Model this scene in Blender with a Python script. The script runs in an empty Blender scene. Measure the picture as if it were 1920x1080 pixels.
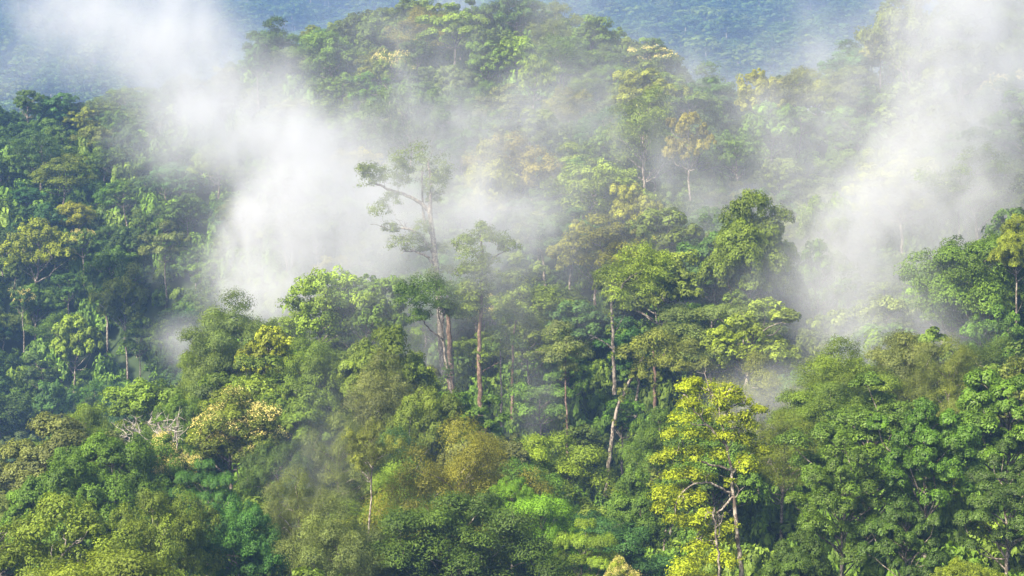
import bpy, math, time
import numpy as np
from mathutils import Vector

T0 = time.time()
rng = np.random.default_rng(7)
sc = bpy.context.scene
COL = sc.collection

# ------------------------------------------------------------------ camera geometry
TANH = 0.268                     # half the horizontal field of view (about 30 degrees)
def uv(px, py):
    return (px - 960) / 960 * TANH, (540 - py) / 960 * TANH
def at(px, py, Y):
    u, v = uv(px, py)
    return np.array([u * Y, Y, v * Y])
def ppm(Y):                      # photograph pixels per metre at distance Y
    return 960 / TANH / Y

# ------------------------------------------------------------------ noise
LAT = rng.random((48, 48, 48)).astype(np.float32)
def vnoise(p):
    i = np.floor(p).astype(np.int64); f = (p - i).astype(np.float32); f = f * f * (3 - 2 * f)
    i0 = i % 48; i1 = (i + 1) % 48
    x0, y0, z0 = i0[:, 0], i0[:, 1], i0[:, 2]; x1, y1, z1 = i1[:, 0], i1[:, 1], i1[:, 2]
    fx, fy, fz = f[:, 0], f[:, 1], f[:, 2]
    a = LAT[x0, y0, z0] * (1 - fx) + LAT[x1, y0, z0] * fx
    b = LAT[x0, y1, z0] * (1 - fx) + LAT[x1, y1, z0] * fx
    c = LAT[x0, y0, z1] * (1 - fx) + LAT[x1, y0, z1] * fx
    d = LAT[x0, y1, z1] * (1 - fx) + LAT[x1, y1, z1] * fx
    return (a * (1 - fy) + b * fy) * (1 - fz) + (c * (1 - fy) + d * fy) * fz
def fbm(p, octs=4, gain=0.55):
    s = np.zeros(len(p), np.float32); amp = 1.0; tot = 0
    for o in range(octs):
        s += amp * vnoise(p * (2.03 ** o) + 11.3 * o); tot += amp; amp *= gain
    return s / tot

# ------------------------------------------------------------------ terrain: canopy surface through known points
CP = [ # (px, py of canopy top, distance)
 (0,1350,110),(500,1350,110),(960,1350,110),(1400,1350,110),(1900,1300,110),(2300,1250,110),(-400,1350,110),
 (0,1010,150),(120,985,157),(300,960,165),(450,980,165),(650,1000,165),(860,975,165),(1050,1010,175),
 (60,900,200),(200,800,215),(340,735,232),(430,660,247),(540,575,262),(640,560,267),(740,585,264),(300,870,188),(480,840,200),(600,760,215),(700,700,232),(850,690,235),
 (-200,1100,200),(-100,1160,250),(0,1150,262),(100,1080,278),(200,960,292),(340,860,305),(450,790,310),
 (-200,880,335),(0,900,338),(100,850,347),(250,760,352),(350,680,357),(100,600,392),(-200,600,392),(300,550,390),(0,400,428),(150,400,425),(330,400,405),(-200,300,440),
 (0,225,470),(-250,230,470),(100,215,475),(230,190,480),(330,165,470),
 (450,480,350),(500,330,370),(430,210,430),(450,150,440),(620,560,318),
 (700,420,325),(640,270,362),(600,125,420),(530,125,430),(750,300,345),(800,70,402),(950,20,412),(1050,50,405),(950,160,370),(1000,310,330),(850,230,355),
 (1200,95,400),(1300,140,388),(1400,175,372),(1480,175,362),(1560,225,348),
 (1150,350,312),(1250,260,335),(1100,490,280),(1000,560,264),(1200,610,256),(1350,430,290),(1420,610,248),(1300,640,250),
 (1150,800,226),(1060,760,232),(920,700,243),(1000,660,250),(1220,690,252),(1330,790,185),(1200,950,185),
 (1500,880,168),(1600,850,155),(1750,760,160),(1900,720,152),(1850,900,135),(2150,700,150),
 (1600,700,205),(1720,660,207),(1800,670,202),(2100,650,200),(1500,760,215),
 (1500,720,232),(1700,690,240),(1850,660,232),
 (1600,570,262),(1750,510,264),(1850,490,242),(1930,430,240),(2200,400,240),(1500,460,285),(1650,390,300),(1800,330,295),(1920,260,300),(2200,200,300),
 (1650,250,338),(1720,150,348),(1690,40,372),(1800,-30,372),(1920,-60,380),(2300,-100,380),
 (1570,330,345),(1600,360,400),(1620,330,450),(1500,280,450),
 (950,170,520),(600,260,520),(1300,280,520),(200,360,600),(-200,360,600),(1800,160,500),(2200,160,500),(450,290,540),(800,170,520),
 (-300,330,680),(0,330,680),(400,330,680),(960,330,660),(1400,340,640),(1900,330,640),(2400,330,640),
 (-400,100,950),(0,110,930),(300,100,950),(600,105,950),(960,60,950),(1300,150,830),(1500,190,800),(1650,240,780),(1900,100,850),(2300,100,850),
 (1400,0,990),(1650,20,980),(-400,-130,1200),(0,-130,1200),(500,-130,1200),(1000,-150,1200),(1500,-150,1200),(1900,-150,1200),(2300,-150,1200),
 (0,100,1600),(960,100,1600),(1900,100,1600),(-400,100,1600),(2300,100,1600),
 (0,1500,60),(960,1500,60),(1900,1500,60),(-500,1500,60),(2400,1500,60),
]
def canopy_drop(Y):              # tree height the canopy stands above its ground
    return np.interp(Y, [110, 250, 420, 600, 1500], [13.0, 14.0, 12.0, 12.0, 20.0])
cp = np.array(CP, float)
def farther(Y): return np.where(np.asarray(Y) > 500, 500 * (np.asarray(Y) / 500.0) ** 1.9, Y)
cp[:, 2] = farther(cp[:, 2])
PU = np.stack([(cp[:, 0] - 960) / 960 * TANH, np.log(cp[:, 2])], 1)
PV = (540 - cp[:, 1]) / 960 * TANH
def _phi(r2): return 0.5 * r2 * np.log(r2 + 1e-12)
n = len(PU)
A = np.zeros((n + 3, n + 3))
A[:n, :n] = _phi(((PU[:, None] - PU[None]) ** 2).sum(-1)) + np.eye(n) * 2e-4
A[:n, n] = 1; A[:n, n + 1:] = PU; A[n, :n] = 1; A[n + 1:, :n] = PU.T
W = np.linalg.solve(A, np.concatenate([PV, np.zeros(3)]))
def canopy(x, y):
    x = np.atleast_1d(np.asarray(x, float)); y = np.atleast_1d(np.asarray(y, float))
    q = np.stack([x / y, np.log(y)], 1); out = np.empty(len(q))
    for k in range(0, len(q), 20000):
        qq = q[k:k + 20000]
        out[k:k + 20000] = _phi(((qq[:, None] - PU[None]) ** 2).sum(-1)) @ W[:n] + W[n] + qq @ W[n + 1:]
    return out * y
def ground(x, y):
    x = np.atleast_1d(np.asarray(x, float)); y = np.atleast_1d(np.asarray(y, float))
    b = fbm(np.stack([x / 14, y / 14, np.zeros_like(x)], 1) + 40, 3) - 0.5
    return canopy(x, y) - canopy_drop(y) + b * np.clip(y / 120, .8, 9)

# ------------------------------------------------------------------ small helpers
def set_props(o, label=None, cat=None, group=None, kind=None):
    if label: o['label'] = label
    if cat: o['category'] = cat
    if group: o['group'] = group
    if kind: o['kind'] = kind
    return o
def link(o, parent=None):
    COL.objects.link(o)
    if parent is not None: o.parent = parent
    return o
def mesh_from(name, V, F, mat=None, attrs=None, smooth=False):
    """V (n,3), F (m,4) quads with numpy."""
    me = bpy.data.meshes.new(name)
    V = np.asarray(V, np.float32); F = np.asarray(F, np.int32); k = F.shape[1]
    me.vertices.add(len(V)); me.vertices.foreach_set('co', V.ravel())
    me.loops.add(F.size); me.loops.foreach_set('vertex_index', F.ravel())
    me.polygons.add(len(F)); me.polygons.foreach_set('loop_start', np.arange(0, F.size, k, dtype=np.int32))
    if smooth: me.polygons.foreach_set('use_smooth', np.ones(len(F), bool))
    for a, vals in (attrs or {}).items():
        at_ = me.attributes.new(a, 'FLOAT', 'POINT'); at_.data.foreach_set('value', np.asarray(vals, np.float32))
    me.update(calc_edges=True)
    if mat: me.materials.append(mat)
    return me

# ------------------------------------------------------------------ materials
def nodes_of(name):
    m = bpy.data.materials.new(name); m.use_nodes = True
    nt = m.node_tree; nt.nodes.clear()
    return m, nt, lambda t, **kw: _node(nt, t, kw)
def _node(nt, t, kw):
    nd = nt.nodes.new(t)
    for k, v in kw.items():
        if k.startswith('i_'): nd.inputs[k[2:].replace('_', ' ')].default_value = v
        else: setattr(nd, k, v)
    return nd

def leaf_material(name, ramp=None, translucent=0.28, rough=0.6, spec=0.2, colour=None, ground_hue=None):
    m, nt, N = nodes_of(name); L = nt.links.new
    out = N('ShaderNodeOutputMaterial')
    info = N('ShaderNodeObjectInfo')
    tone = N('ShaderNodeAttribute', attribute_name='leaf_tone')
    age = N('ShaderNodeAttribute', attribute_name='leaf_age')
    if colour is not None:
        base = N('ShaderNodeRGB'); base.outputs[0].default_value = (*colour, 1); bc = base.outputs[0]
    elif ramp:
        r = N('ShaderNodeValToRGB'); r.color_ramp.interpolation = 'CONSTANT'
        els = r.color_ramp.elements
        while len(els) < len(ramp): els.new(0.5)
        for k, c in enumerate(ramp): els[k].position = k / len(ramp); els[k].color = (*c, 1)
        L(info.outputs['Random'], r.inputs['Fac']); bc = r.outputs['Color']
    else:
        bc = info.outputs['Color']
    # young leaves are yellower
    young = N('ShaderNodeMix', data_type='RGBA', blend_type='MULTIPLY'); young.inputs['Factor'].default_value = 1
    L(bc, young.inputs[6]); young.inputs[7].default_value = (1.22, 1.17, 0.78, 1)
    mx = N('ShaderNodeMix', data_type='RGBA'); L(age.outputs['Fac'], mx.inputs['Factor']); L(bc, mx.inputs[6]); L(young.outputs[2], mx.inputs[7])
    ml = N('ShaderNodeVectorMath', operation='SCALE'); L(mx.outputs[2], ml.inputs[0]); L(tone.outputs['Fac'], ml.inputs['Scale'])
    p = N('ShaderNodeBsdfPrincipled'); L(ml.outputs[0], p.inputs['Base Color'])
    p.inputs['Roughness'].default_value = rough; p.inputs['Specular IOR Level'].default_value = spec
    tr = N('ShaderNodeBsdfTranslucent')
    tc = N('ShaderNodeMix', data_type='RGBA', blend_type='MULTIPLY'); tc.inputs['Factor'].default_value = 1
    L(ml.outputs[0], tc.inputs[6]); tc.inputs[7].default_value = (1.5, 1.45, 0.6, 1); L(tc.outputs[2], tr.inputs['Color'])
    ms = N('ShaderNodeMixShader'); ms.inputs[0].default_value = translucent
    L(p.outputs[0], ms.inputs[1]); L(tr.outputs[0], ms.inputs[2]); L(ms.outputs[0], out.inputs['Surface'])
    return m

def bark_material(name, dark, pale, amount):
    m, nt, N = nodes_of(name); L = nt.links.new
    out = N('ShaderNodeOutputMaterial'); p = N('ShaderNodeBsdfPrincipled'); p.inputs['Roughness'].default_value = 0.9
    tc = N('ShaderNodeTexCoord'); mp = N('ShaderNodeMapping'); mp.inputs['Scale'].default_value = (1.2, 1.2, 0.8)
    L(tc.outputs['Object'], mp.inputs[0])
    nz = N('ShaderNodeTexNoise'); nz.inputs['Scale'].default_value = 2.4; nz.inputs['Detail'].default_value = 6; nz.inputs['Roughness'].default_value = .7
    L(mp.outputs[0], nz.inputs['Vector'])
    r = N('ShaderNodeValToRGB'); r.color_ramp.elements[0].position = 0.62 - amount * .3; r.color_ramp.elements[0].color = (*dark, 1)
    r.color_ramp.elements[1].position = 0.68 - amount * .3; r.color_ramp.elements[1].color = (*pale, 1)
    L(nz.outputs['Fac'], r.inputs['Fac']); L(r.outputs[0], p.inputs['Base Color']); L(p.outputs[0], out.inputs['Surface'])
    return m

M_LEAF = leaf_material('leaf')
M_FINE = leaf_material('fine_leaf', translucent=0.34, rough=.6, spec=.2)
M_GLOSS = leaf_material('glossy_leaf', translucent=0.25, rough=.5, spec=.25)
M_BLOSSOM = leaf_material('blossom', colour=(0.56, 0.50, 0.19), translucent=.25, rough=.8, spec=.1)
M_RUST = leaf_material('rusty_leaf', colour=(0.30, 0.14, 0.035), translucent=.3, rough=.7, spec=.1)
GREENS = [(.076,.118,.016),(.095,.148,.017),(.122,.156,.020),(.088,.150,.024),(.122,.165,.020),(.066,.102,.017),(.102,.158,.024),(.125,.158,.024),(.084,.128,.018),(.130,.182,.024)]
FAR_GREENS = [(.055,.105,.020),(.072,.130,.022),(.085,.125,.022),(.048,.090,.020),(.105,.150,.024),(.060,.112,.024)]
M_FOREST = leaf_material('forest_leaf', ramp=GREENS)
M_SHADE = leaf_material('shade_tinted_leaf', ramp=[(.052,.108,.020),(.062,.122,.024),(.045,.092,.018),(.078,.138,.020),(.056,.116,.030),(.100,.150,.022),(.048,.100,.022)])  # darker, cooler copy of the forest greens: the slope's shade put into leaf colour
M_FARLEAF = leaf_material('far_forest_leaf', ramp=FAR_GREENS)
M_UNDER = leaf_material('undergrowth_leaf', ramp=[(.090,.165,.018),(.115,.205,.020),(.075,.130,.016),(.135,.205,.026),(.10,.18,.022)])
M_BARK = bark_material('grey_bark', (.085,.062,.045), (.30,.27,.22), .45)
M_WHITE = bark_material('bleached_wood', (.15,.125,.10), (.36,.33,.28), .7)
M_PALE = bark_material('pale_bark', (.060,.048,.036), (.235,.205,.165), .45)
M_BROWN = bark_material('brown_bark', (.075,.045,.028), (.20,.14,.10), .4)

def ground_material():
    m, nt, N = nodes_of('forest_floor'); L = nt.links.new
    out = N('ShaderNodeOutputMaterial'); p = N('ShaderNodeBsdfPrincipled'); p.inputs['Roughness'].default_value = 1
    tc = N('ShaderNodeTexCoord'); nz = N('ShaderNodeTexNoise'); nz.inputs['Scale'].default_value = .35; nz.inputs['Detail'].default_value = 8
    L(tc.outputs['Object'], nz.inputs['Vector'])
    r = N('ShaderNodeValToRGB'); e = r.color_ramp.elements
    e[0].position = .35; e[0].color = (.022, .040, .012, 1); e[1].position = .7; e[1].color = (.034, .055, .014, 1)
    L(nz.outputs['Fac'], r.inputs['Fac']); L(r.outputs[0], p.inputs['Base Color']); L(p.outputs[0], out.inputs['Surface'])
    return m

# ------------------------------------------------------------------ foliage and wood
def unit(a): return a / (np.linalg.norm(a, axis=-1, keepdims=True) + 1e-9)
def sph(r, n, zmin=-1.0):
    z = r.uniform(zmin, 1, n); t = r.uniform(0, 2 * np.pi, n); s = np.sqrt(np.maximum(0, 1 - z * z))
    return np.stack([s * np.cos(t), s * np.sin(t), z], 1)

class Leaves:
    def __init__(s): s.c, s.n, s.sz, s.tone, s.age = [], [], [], [], []
    def add(s, c, nrm, sz, tone, age):
        k = len(c); s.c.append(c); s.n.append(nrm); s.sz.append(np.broadcast_to(sz, k)); s.tone.append(np.broadcast_to(tone, k)); s.age.append(np.broadcast_to(age, k))
    def mesh(s, name, mat, r, aspect=.55):
        c = np.concatenate(s.c); nr = unit(np.concatenate(s.n)); sz = np.concatenate(s.sz); k = len(c)
        a = unit(np.cross(nr, r.normal(size=(k, 3)))); b = np.cross(nr, a)
        # rhombic leaf folded along the rib, tip drooping a little
        L_ = (sz * r.uniform(.8, 1.25, k))[:, None]; w = L_ * aspect
        base = c - a * L_ * .5; tip = c + a * L_ * .5 - nr * L_ * .12
        l = c + b * w * .5 + nr * L_ * .10 - a * L_ * .06; rr = c - b * w * .5 + nr * L_ * .10 - a * L_ * .06
        V = np.stack([base, l, tip, rr], 1).reshape(-1, 3)
        F = np.arange(4 * k, dtype=np.int32).reshape(-1, 4)
        tone = np.concatenate(s.tone) * r.uniform(.82, 1.18, k); age = np.clip(np.concatenate(s.age) + r.uniform(-.12, .12, k), 0, 1)
        return mesh_from(name, V, F, mat, {'leaf_tone': np.repeat(tone, 4), 'leaf_age': np.repeat(age, 4)})

class Wood:
    def __init__(s): s.V, s.F, s.k = [], [], 0
    def tube(s, P, R, sides=7):
        P = np.asarray(P, float); R = np.asarray(R, float); m = len(P)
        T = unit(np.gradient(P, axis=0)); up = np.array([0.31, .77, .2]); X = unit(np.cross(T, up)); Yv = np.cross(T, X)
        ang = np.linspace(0, 2 * np.pi, sides, endpoint=False)
        ring = P[:, None] + R[:, None, None] * (X[:, None] * np.cos(ang)[None, :, None] + Yv[:, None] * np.sin(ang)[None, :, None])
        s.V.append(ring.reshape(-1, 3))
        i = np.arange(m - 1)[:, None] * sides; j = np.arange(sides)[None]; j2 = (j + 1) % sides
        s.F.append(np.stack([i + j, i + j2, i + sides + j2, i + sides + j], -1).reshape(-1, 4) + s.k)
        s.k += m * sides
    def limb(s, r, a, b, r0, r1, bend=.15, n=7, sides=6, sag=0.0):
        a = np.asarray(a, float); b = np.asarray(b, float); d = np.linalg.norm(b - a)
        t = np.linspace(0, 1, n)[:, None]
        off = r.normal(size=3) * d * bend
        kink = np.cumsum(r.normal(size=(n, 3)) * d * .025, 0) * np.sin(np.pi * t)
        P = a + (b - a) * t + off * np.sin(np.pi * t) + kink - np.array([0, 0, sag * d]) * np.sin(np.pi * t)
        s.tube(P, np.interp(t[:, 0], [0, 1], [r0, r1]), sides); return P
    def mesh(s, name, mat):
        return mesh_from(name, np.concatenate(s.V), np.concatenate(s.F), mat, smooth=True)

def clump(r, L, c, rc, nT, nL, leaf, flat=.8, tone=1.0, age=.2, spread=(.72, 1.05), up=.45, zmin=-.4, rt=(.26, .46), bl=None, blp=0.0):
    """one bough of foliage: a dome of tufts, each tuft a shell of leaves"""
    c = np.asarray(c, float)
    d = sph(r, nT, zmin); tc = c + d * rc * np.array([1, 1, flat]) * r.uniform(.55, .95, (nT, 1)); tr = rc * r.uniform(*rt, nT)
    tt = tone * r.uniform(.72, 1.28, nT); ta = np.clip(age + r.normal(0, .24, nT), 0, 1)
    for k in range(nT):
        q = sph(r, nL, -.55)
        p = tc[k] + q * tr[k] * np.array([1, 1, .85]) * r.uniform(*spread, (nL, 1))
        nm = .75 * q + .45 * d[k] + np.array([0, 0, up * .9]) + r.normal(0, .30, (nL, 3))
        L.add(p, nm, leaf, tt[k], ta[k])
        if bl is not None and d[k, 2] > .2 and r.random() < blp:      # upright sprays of blossom on top of the tuft
            m = int(nL * .7); q = sph(r, m, .1); ht = r.uniform(.9, 1.35, (m, 1))
            cl = np.floor(q * 2.2) * .16; bl.add(tc[k] + (q + cl) * tr[k] * ht * np.array([.9, .9, 1.05]), .6 * q + r.normal(0, .6, (m, 3)), leaf * .62, r.uniform(.8, 1.2), r.uniform(0, .5))

# species ---------------------------------------------------------------
def proto(seed, kind, h, R, depth, nC, nT, nL, leaf, flat=.8, low=-.25, rc=(.28, .42), age=.2, leafmat=None, bark=None, lean=0, trunk_r=None,
          aspect=.55, spread=(.72, 1.05), blp=0.0, blmat=None, fork=None, limbs=True, tiers=None, up=.45, rt=(.26, .46), shell=(.5, .95), lop=.28):
    r = np.random.default_rng(seed)
    L = Leaves(); B = Leaves() if blp > 0 else None; W = Wood()
    cz = h - depth * .5
    fork = h - depth * .32 if fork is None else fork
    tr = trunk_r or h * .016
    top = np.array([lean * h, r.normal(0, .02) * h, fork]); tp = np.linspace(0, 1, 15)[:, None]
    P = np.array([0, 0, -2.5]) + (top - np.array([0, 0, -2.5])) * tp + np.cumsum(r.normal(0, .010 * h, (15, 3)) * [1, 1, 0], 0) * np.sin(np.pi * tp * .5)
    W.tube(P, np.interp(tp[:, 0], [0, .12, .6, 1], [tr * 1.7, tr, tr * .7, tr * .25]), 8); top = P[-1]
    ph = r.uniform(0, 6.28, 3)
    cs = []
    tries = 0
    while len(cs) < nC and tries < nC * 40:
        tries += 1
        d = sph(r, 1, low)[0]; th = math.atan2(d[1], d[0])
        lobe = 1 + lop * math.sin(2 * th + ph[0]) * .6 + lop * math.sin(3 * th + ph[1]) * .5 + lop * r.normal() * .35
        rho = r.uniform(*shell)
        c = d * np.array([R * lobe, R * lobe, depth * .5 * (1 + .5 * lop * math.sin(th + ph[2]))]) * rho + np.array([top[0], top[1], cz])
        if tiers: c[2] = h - depth + depth * (round((c[2] - h + depth) / depth * tiers) + .0) / tiers + r.normal(0, .25)
        k = r.uniform(*rc) * R
        if all(np.linalg.norm((c - q[0]) * [1, 1, 1.25]) > .62 * (k + q[1]) for q in cs): cs.append((c, k))
    for c, k in cs:
        clump(r, L, c, k, nT, nL, leaf, flat, r.uniform(.72, 1.26), age + r.normal(0, .28), spread, up, bl=B, blp=blp, rt=rt)
        if limbs:
            want = min(c[2] - .75 * np.hypot(c[0] - top[0], c[1] - top[1]), fork); a = P[int(np.argmin(abs(P[:, 2] - max(want, h - depth * 1.05))))]
            W.limb(r, a, c - np.array([0, 0, k * .25]), tr * .34, tr * .08, .12)
            if r.random() < .6: W.limb(r, c - np.array([0, 0, k * .25]), c + sph(r, 1, -.1)[0] * k * 1.0, tr * .12, tr * .03, .1, 5, 4)
    # filling leaves within the crown
    parts = [('trunk', W.mesh('trunk_' + kind, bark or M_BARK)), ('crown', L.mesh('crown_' + kind, leafmat or M_LEAF, r, aspect))]
    if B is not None and B.c: parts.append(('blossom', B.mesh('blossom_' + kind, blmat or M_BLOSSOM, r, .7)))
    return dict(kind=kind, h=h, R=R, depth=depth, parts=parts)

PR = {}
# near trees: leaves one can see
PR['dome_n'] = [proto(100 + k, 'dome', 16, 5.6, 9.5, 30, 18, 125, .215 * (.82, 1.0, 1.28, .92)[k], leafmat=M_LEAF, low=-.55) for k in range(3)]
PR['gloss_n'] = [proto(120 + k, 'gloss', 16, 5.2, 11, 38, 18, 112, .22 * (.82, 1.0, 1.28, .92)[k], flat=.66, low=-.7, leafmat=M_GLOSS, bark=M_PALE, age=.05, rc=(.20, .32), aspect=.5, up=.6) for k in range(3)]
PR['fine_n'] = [proto(140 + k, 'fine', 17, 5.4, 11, 34, 19, 125, .18 * (.82, 1.0, 1.28, .92)[k], leafmat=M_FINE, spread=(.3, 1.25), low=-.65, aspect=.45, rt=(.35, .6), bark=M_BARK, lop=.4) for k in range(3)]
PR['flower_n'] = [proto(160 + k, 'flower', 15, 4.2, 7.5, 26, 18, 110, .21, blp=.5, low=-.4, leafmat=M_LEAF) for k in range(2)]
PR['layer_n'] = [proto(170 + k, 'layer', 17, 5.6, 8.5, 24, 18, 130, .21, flat=.38, tiers=4, low=-.6, leafmat=M_LEAF, bark=M_PALE, up=.8) for k in range(2)]
# trees on the slopes
PR['dome_m'] = [proto(200 + k, 'dome', 14, 4.6, 8.0, 24, 11, 54, .38 * (.82, 1.0, 1.28, .92)[k], low=-.5) for k in range(4)]
PR['tall_m'] = [proto(220 + k, 'tall', 19, 3.9, 8.0, 18, 11, 54, .37, low=-.6, bark=M_PALE, lop=.4) for k in range(3)]
PR['layer_m'] = [proto(240 + k, 'layer', 15, 5.0, 6.5, 19, 11, 56, .38, flat=.42, tiers=3, low=-.5, bark=M_PALE, up=.7) for k in range(3)]
PR['fine_m'] = [proto(260 + k, 'fine', 15, 4.5, 9.0, 26, 11, 58, .31 * (.82, 1.0, 1.28, .92)[k], leafmat=M_FINE, spread=(.3, 1.25), low=-.65, lop=.45, rt=(.35, .6)) for k in range(3)]
PR['flower_m'] = [proto(280 + k, 'flower', 14, 4.3, 7.0, 22, 11, 52, .37, blp=.4, low=-.4) for k in range(2)]
# forest beyond counting
def forest_meshes(seed, n, **kw):
    out = []
    for k in range(n):
        p = proto(seed + k, 'forest', leafmat=M_FOREST, limbs=False, **kw)
        out.append(p)
    return out
PR['forest'] = forest_meshes(300, 5, h=14, R=4.5, depth=8.0, nC=20, nT=10, nL=38, leaf=.45, low=-.55, flat=1.0)
PR['forest_f'] = forest_meshes(320, 4, h=13, R=4.8, depth=8.0, nC=16, nT=6, nL=26, leaf=.8, low=-.4)
print('protos', round(time.time() - T0, 1))

# ------------------------------------------------------------------ ground
def build_ground():
    us = np.linspace(-.62, .62, 180); ss = np.linspace(math.log(18), math.log(4600), 300)
    U, S = np.meshgrid(us, ss, indexing='ij'); Yg = np.exp(S).ravel(); Xg = U.ravel() * Yg
    Z = np.concatenate([ground(Xg[k:k + 20000], Yg[k:k + 20000]) for k in range(0, len(Xg), 20000)])
    Z = np.clip(Z, -130, 560); Z = np.where(Yg < 60, np.minimum(Z, -25), Z)
    ni, nj = U.shape
    i = np.arange(ni - 1)[:, None] * nj; j = np.arange(nj - 1)[None]
    F = np.stack([i + j, i + nj + j, i + nj + j + 1, i + j + 1], -1).reshape(-1, 4)
    me = mesh_from('ground', np.stack([Xg, Yg, Z], 1), F, ground_material(), smooth=True)
    o = link(bpy.data.objects.new('ground', me)); set_props(o, 'steep forest floor of dark soil and litter under the trees', kind='structure')
build_ground()

# ------------------------------------------------------------------ placing single trees
OCC = []                          # (x, y, radius) of what is planted
def spawn(name, p, x, y, z, sx, sz, rot, colour, label, cat, group=None):
    e = bpy.data.objects.new(name, None); e.empty_display_size = 1
    e.location = (x, y, z); e.rotation_euler = (0, 0, rot); e.scale = (sx, sx, sz); link(e)
    set_props(e, label, cat, group)
    for nm, me in p['parts']:
        c = bpy.data.objects.new(nm, me); c.color = (*colour, 1); link(c, e)
    return e

DEEP, MID, OLIVE, LIME, BLUE, YEL, RUST, GREY, BRIGHT, KHAKI = 'deep green', 'green', 'olive', 'lime green', 'blue green', 'yellow green', 'russet', 'grey green', 'bright green', 'khaki'
GLOSSY = 'glossy green'
TINT = {GLOSSY: (.076,.138,.012), DEEP: (.058,.104,.014), MID: (.088,.155,.015), OLIVE: (.112,.160,.017), LIME: (.165,.230,.020), BLUE: (.056,.128,.026), YEL: (.210,.225,.015),
        RUST: (.165,.160,.018), GREY: (.122,.155,.040), BRIGHT: (.128,.238,.014), KHAKI: (.138,.165,.026)}

KEEP = []    # (px, py, radius px, distance): crowns and trunks that nothing nearer may hide
LAND = []    # landmarks: (px, py, short name)
def hero(px, top, wpx, Y, sp, k, tint, label, short=None, name='broadleaf_tree', cat='tree', base=None, hmin=7, rot=None):
    """a tree whose crown is centred over px, with its top at row `top`, wpx wide, standing at distance Y"""
    p = PR[sp][k % len(PR[sp])]
    u, v = uv(px, top); x = u * Y; zt = v * Y
    z = float(ground(x, Y)[0])
    if base is not None: z = uv(px, base)[1] * Y
    h = max(zt - z, hmin); sx = wpx / ppm(Y) / (2.15 * p['R']); sz = h / p['h']
    if sz > 1.5 * sx: sz = max(1.5 * sx, min(sz, 1.5 * sx)); z = zt - p['h'] * sz     # stands on a rise of its own
    c = np.array(TINT[tint]) * rng.uniform(.93, 1.07, 3)
    e = spawn(name, p, x, Y, min(z, zt - p['h'] * sz + .01) if h == hmin else z, sx, sz, rng.uniform(0, 6.28) if rot is None else rot, c, label, cat, None)
    OCC.append((x, Y, wpx / ppm(Y) * .5)); KEEP.append((px, top + wpx * .42, wpx * .45, Y))
    if short: LAND.append((px, top + wpx * .4, short))
    return e
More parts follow.
